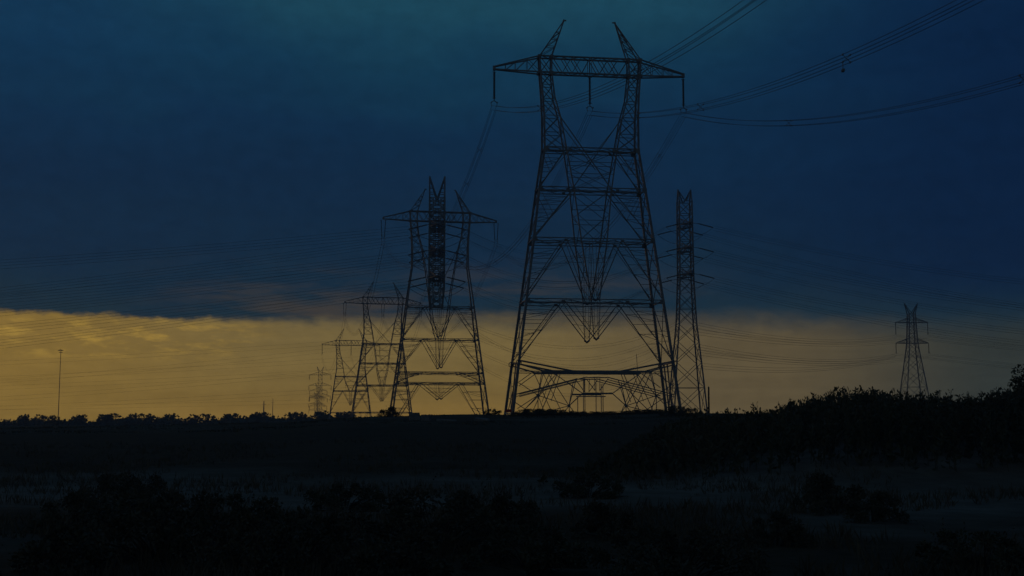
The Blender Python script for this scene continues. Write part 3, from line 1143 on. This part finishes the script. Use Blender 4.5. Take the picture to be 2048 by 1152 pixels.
FG = [(-690, 19.5, 1, 1.15), (-560, 22.5, 0, 1.2), (-430, 18.0, 1, 1.0), (-930, 17.0, 2, 1.3), (-860, 24, 2, 1.1), (-150, 21.0, 1, 1.2), (-40, 24, 0, 1.15),
      (40, 18.5, 0, 1.0), (-240, 17.2, 2, 1.2), (150, 34.0, 0, 1.0), (330, 17.2, 1, 0.9), (640, 29.0, 2, 1.4), (710, 26.5, 2, 1.0), (930, 18.0, 0, 1.0),
      (-330, 30, 0, 1.0), (-760, 31, 1, 1.0), (520, 22, 2, 0.9), (200, 23, 2, 1.1)]
for a, Y, k, s in FG:
    put_shrub(a, Y, k, s, 'low dark shrub growing wild in the foreground field', 'low shrubs in the foreground field')
put_shrub(-249, 118, 2, 1.75, 'round dark bush at the left foot of the second largest pylon', None)
put_shrub(-38, 120, 0, 0.9, 'small low bush left of the feet of the largest pylon', None)
for i, (a, s, k) in enumerate(((22, 0.9, 0), (42, 1.15, 1), (64, 1.25, 1), (86, 1.1, 1), (104, 0.95, 0))):
    put_shrub(a, 118 + i, k, s, 'low leafy hump of bushes inside the left foot of the largest pylon', 'bush humps at the left foot of the largest pylon', 0.62)
for i, (a, s, k) in enumerate(((128, 0.75, 1), (150, 0.85, 1), (172, 0.95, 0), (190, 0.9, 1), (214, 0.75, 0), (238, 0.85, 1), (260, 1.1, 1), (280, 1.1, 1), (300, 1.0, 0))):
    put_shrub(a, 119 + 0.5 * i, k, s, 'flat bush on the crest between the feet of the largest pylon', 'flat bushes between the feet of the largest pylon', 0.55)
put_shrub(326, 112, 1, 1.05, 'pale rounded bush in front of the right foot of the largest pylon', None)
put_shrub(352, 112, 0, 1.1, 'dark bush just right of the right foot of the largest pylon', None)
for k in range(3):
    if not used[k]:
        put_shrub(-200 + 90 * k, 30, k, 1.0, 'low dark shrub growing wild in the foreground field', 'low shrubs in the foreground field')

# the overgrown bank on the right: countless leafy shoots, one mass
PROF = [(40, -112), (120, -92), (200, -66), (260, -34), (305, -4), (345, 12), (400, 17), (500, 20), (540, 32), (580, 47), (620, 54), (680, 58), (720, 68), (765, 60), (820, 52), (930, 52), (970, 60), (1010, 74), (1100, 90), (1400, 90)]   # bearing, rise of the bank's outline
m = MB()
count = 0
while count < 3000:
    Y = random.uniform(40, 74)
    b_ = random.uniform(50, 1250)
    if random.random() > 0.15 + 0.85 * sstep(60, 360, b_):
        continue
    x = b_ / 2440 * Y
    g = ground(x, Y)
    hh = tab(PROF, b_)
    if Y < 46 and b_ < 520 and random.random() < 0.5:
        count += 0.3
        continue
    hgt = hh / 2440 * min(Y, 58) - g
    hgt *= 1.03 * (random.uniform(0.55, 1.0) if random.random() < 0.93 else random.uniform(1.0, 1.14)) * (0.93 + 0.16 * noise.noise((x * 0.7, Y * 0.3, 3.3)))
    if hgt < 0.2:
        count += 0.3
        continue
    lean = Vector((random.gauss(0, 0.10), random.gauss(0, 0.10), 1)).normalized()
    base = Vector((x, Y, g - 0.05))
    tip = base + lean * hgt
    m.bar(base, tip, 0.018)
    nl = int(16 + hgt * 10)
    for k in range(nl):
        f = random.random() ** 0.7
        p = base.lerp(tip, f) + Vector((random.gauss(0, 0.05), random.gauss(0, 0.05), 0))
        d = Vector((random.gauss(0, 1), random.gauss(0, 1), random.uniform(0.3, 2.2))).normalized()
        l = random.uniform(0.12, 0.27) * (1.25 - 0.5 * f)
        m.leaf(p, d, rvec(), l, l * 0.22)
    count += 1
tk = m.build('thicket', LEAF)
tag(tk, 'dark overgrown bank of leafy upright shoots along the right side', 'thicket', None, 'stuff')

# tree at the right edge
def tree(name, loc, h, label, seed, crown_r, nleaf, L, z0=0.35):
    random.seed(seed)
    root = empty(name, loc, 0, label, 'tree')
    m = MB()
    m.tube([(0, 0, -0.2), (0.05, 0, h * 0.4), (-0.05, 0.05, h * 0.75), (0, 0, h * 0.92)], [0.035 * h, 0.026 * h, 0.014 * h, 0.006 * h], 7)
    cs = []
    for k in range(26):
        z = h * random.uniform(z0 * 0.8, 0.88)
        a = random.uniform(0, 6.28)
        r = crown_r * random.uniform(0.5, 1.0) * math.sin(math.pi * min(1, max(0.12, (h - z) / (h * (1 - z0 * 0.5)))) ** 0.8)
        e = Vector((r * math.cos(a), r * math.sin(a), z + random.uniform(0.05, 0.16) * h))
        s = Vector((0, 0, z - 0.08 * h))
        m.tube([s, s.lerp(e, 0.5) + Vector((0, 0, 0.02 * h)), e], [0.010 * h, 0.007 * h, 0.003 * h], 4)
        cs.append((e, crown_r * random.uniform(0.16, 0.34)))
        cs.append((s.lerp(e, 0.6), crown_r * random.uniform(0.12, 0.25)))
    m.build('trunk', BARK, root)
    m = MB()
    foliage(m, cs, nleaf, L, 0.3, 0.2)
    m.build('crown', LEAF, root)
    return root


tree('broadleaf_tree', (19.4, 43.5, ground(19.4, 43.5)), 3.35, 'leafy dark tree at the right edge, above the thicket', 9, 1.5, 230, 0.085, 0.0)

# far tree line
random.seed(3)
far_protos = []
for k in range(5):
    root = bpy.data.objects.new('far_tree', None)
    COL.objects.link(root)
    h = random.uniform(9.5, 11.5)
    m = MB()
    m.tube([(0, 0, -0.5), (0.1, 0, h * 0.5), (0, 0.1, h * 0.85)], [0.35, 0.25, 0.08], 6)
    cs = []
    for _ in range(30):
        a, rr = random.uniform(0, 6.28), 4.3 * math.sqrt(random.random())
        z = h * random.uniform(0.2, 0.92) * (1 - 0.30 * (rr / 4.3) ** 2)
        cs.append(((rr * math.cos(a), rr * math.sin(a), z), random.uniform(1.0, 1.9)))
        if _ % 3 == 0:
            m.tube([(0, 0, h * 0.35), (rr * 0.5 * math.cos(a), rr * 0.5 * math.sin(a), z * 0.75), (rr * math.cos(a), rr * math.sin(a), z)], [0.14, 0.09, 0.04], 4)
    m.build('trunk', BARK, root)
    m = MB()
    foliage(m, cs, 75, 0.7, 0.42, 0.0)
    m.build('crown', LEAF, root)
    far_protos.append(root)
fx = [-258 + 2.45 * i for i in range(80)]
for i, x in enumerate(fx):
    k = i % 5
    o = far_protos[k] if i < 5 else copy_tree(far_protos[k])
    y = 500 + random.uniform(-20, 45)
    xx = (x + random.uniform(-2.5, 2.5)) * y / 500
    # the ridge of crowns is lowest at the far left, as the ground rolls
    want = np.interp(x, [-255, -215, -190, -172, -160, -130, -110, -95, -76], [-0.6, -1.0, 0.2, -0.5, 1.0, 0.2, 1.6, 1.9, 2.3])
    want = float(want * 0.75 + random.uniform(-1.2, -0.5)) if i % 2 else float(want * 0.5 - 0.55 + random.uniform(-0.3, 0.3))
    g = ground(xx, y)
    o.location = (xx, y, g)
    o.rotation_euler = (0, 0, random.uniform(0, 6.28))
    s = (want + 2.0 - g) / 10.4
    o.scale = (s * (random.uniform(1.0, 1.4) if i % 2 else random.uniform(1.5, 1.9)), s, s)
    tag(o, 'small rounded dark tree in the far tree line along the horizon', 'tree', 'trees of the far tree line')

# wild grass on the field
random.seed(21)
m = MB()
cnt = 0
while cnt < 9000:
    Y = 13 + 62 * random.random() ** 1.6
    b_ = random.uniform(-1120, 1120)
    x = b_ / 2440 * Y
    if noise.noise((x * 0.10 * 1.6, Y * 0.16 * 1.6, 2.0)) + 0.35 * noise.noise((x * 0.5, Y * 0.5, 5.0)) < -0.02:
        cnt += 0.25
        continue
    g = ground(x, Y)
    hg = random.uniform(0.12, 0.42)
    for k in range(5):
        d = Vector((random.gauss(0, 0.35), random.gauss(0, 0.35), 1)).normalized()
        m.leaf(Vector((x + random.gauss(0, 0.06), Y + random.gauss(0, 0.06), g - 0.03)), d, rvec(), hg * random.uniform(0.7, 1.2), 0.012)
    cnt += 1
gr = m.build('wild_grass', GRASSM)
tag(gr, 'dry dark wild grass tufts scattered over the field', 'grass', None, 'stuff')

# low scrub that roughens the crest line
random.seed(33)
m = MB()
for _ in range(2600):
    Y = random.uniform(96, 127)
    b_ = random.uniform(-1060, 420)
    x = b_ / 2440 * Y
    g = ground(x, Y)
    dens = noise.noise((x * 0.16, Y * 0.2, 11.0))
    if dens < -0.05:
        continue
    for k in range(6):
        d = Vector((random.gauss(0, 0.6), random.gauss(0, 0.6), 1)).normalized()
        l = random.uniform(0.08, 0.22) * (0.6 + dens)
        m.leaf(Vector((x + random.gauss(0, 0.2), Y + random.gauss(0, 0.2), g - 0.02)), d, rvec(), l, l * 0.3)
sc = m.build('crest_scrub', LEAF2)
tag(sc, 'low sparse scrub covering the crest below the pylons', 'scrub', None, 'stuff')

# ------------------------------------------------------------------ evening air
hm = bpy.data.materials.new('evening_air')
hm.use_nodes = True
ht = hm.node_tree
ht.nodes.clear()
pv = nd(ht, 'ShaderNodeVolumePrincipled')
pv.inputs['Color'].default_value = (0.75, 0.80, 0.88, 1)
pv.inputs['Density'].default_value = 0.0005
pv.inputs['Anisotropy'].default_value = 0.3
ho = nd(ht, 'ShaderNodeOutputMaterial')
ht.links.new(pv.outputs[0], ho.inputs['Volume'])
m = MB()
m.box((0, 380, 22), (900, 860, 78))
hz = m.build('haze', hm)
hz['kind'] = 'stuff'
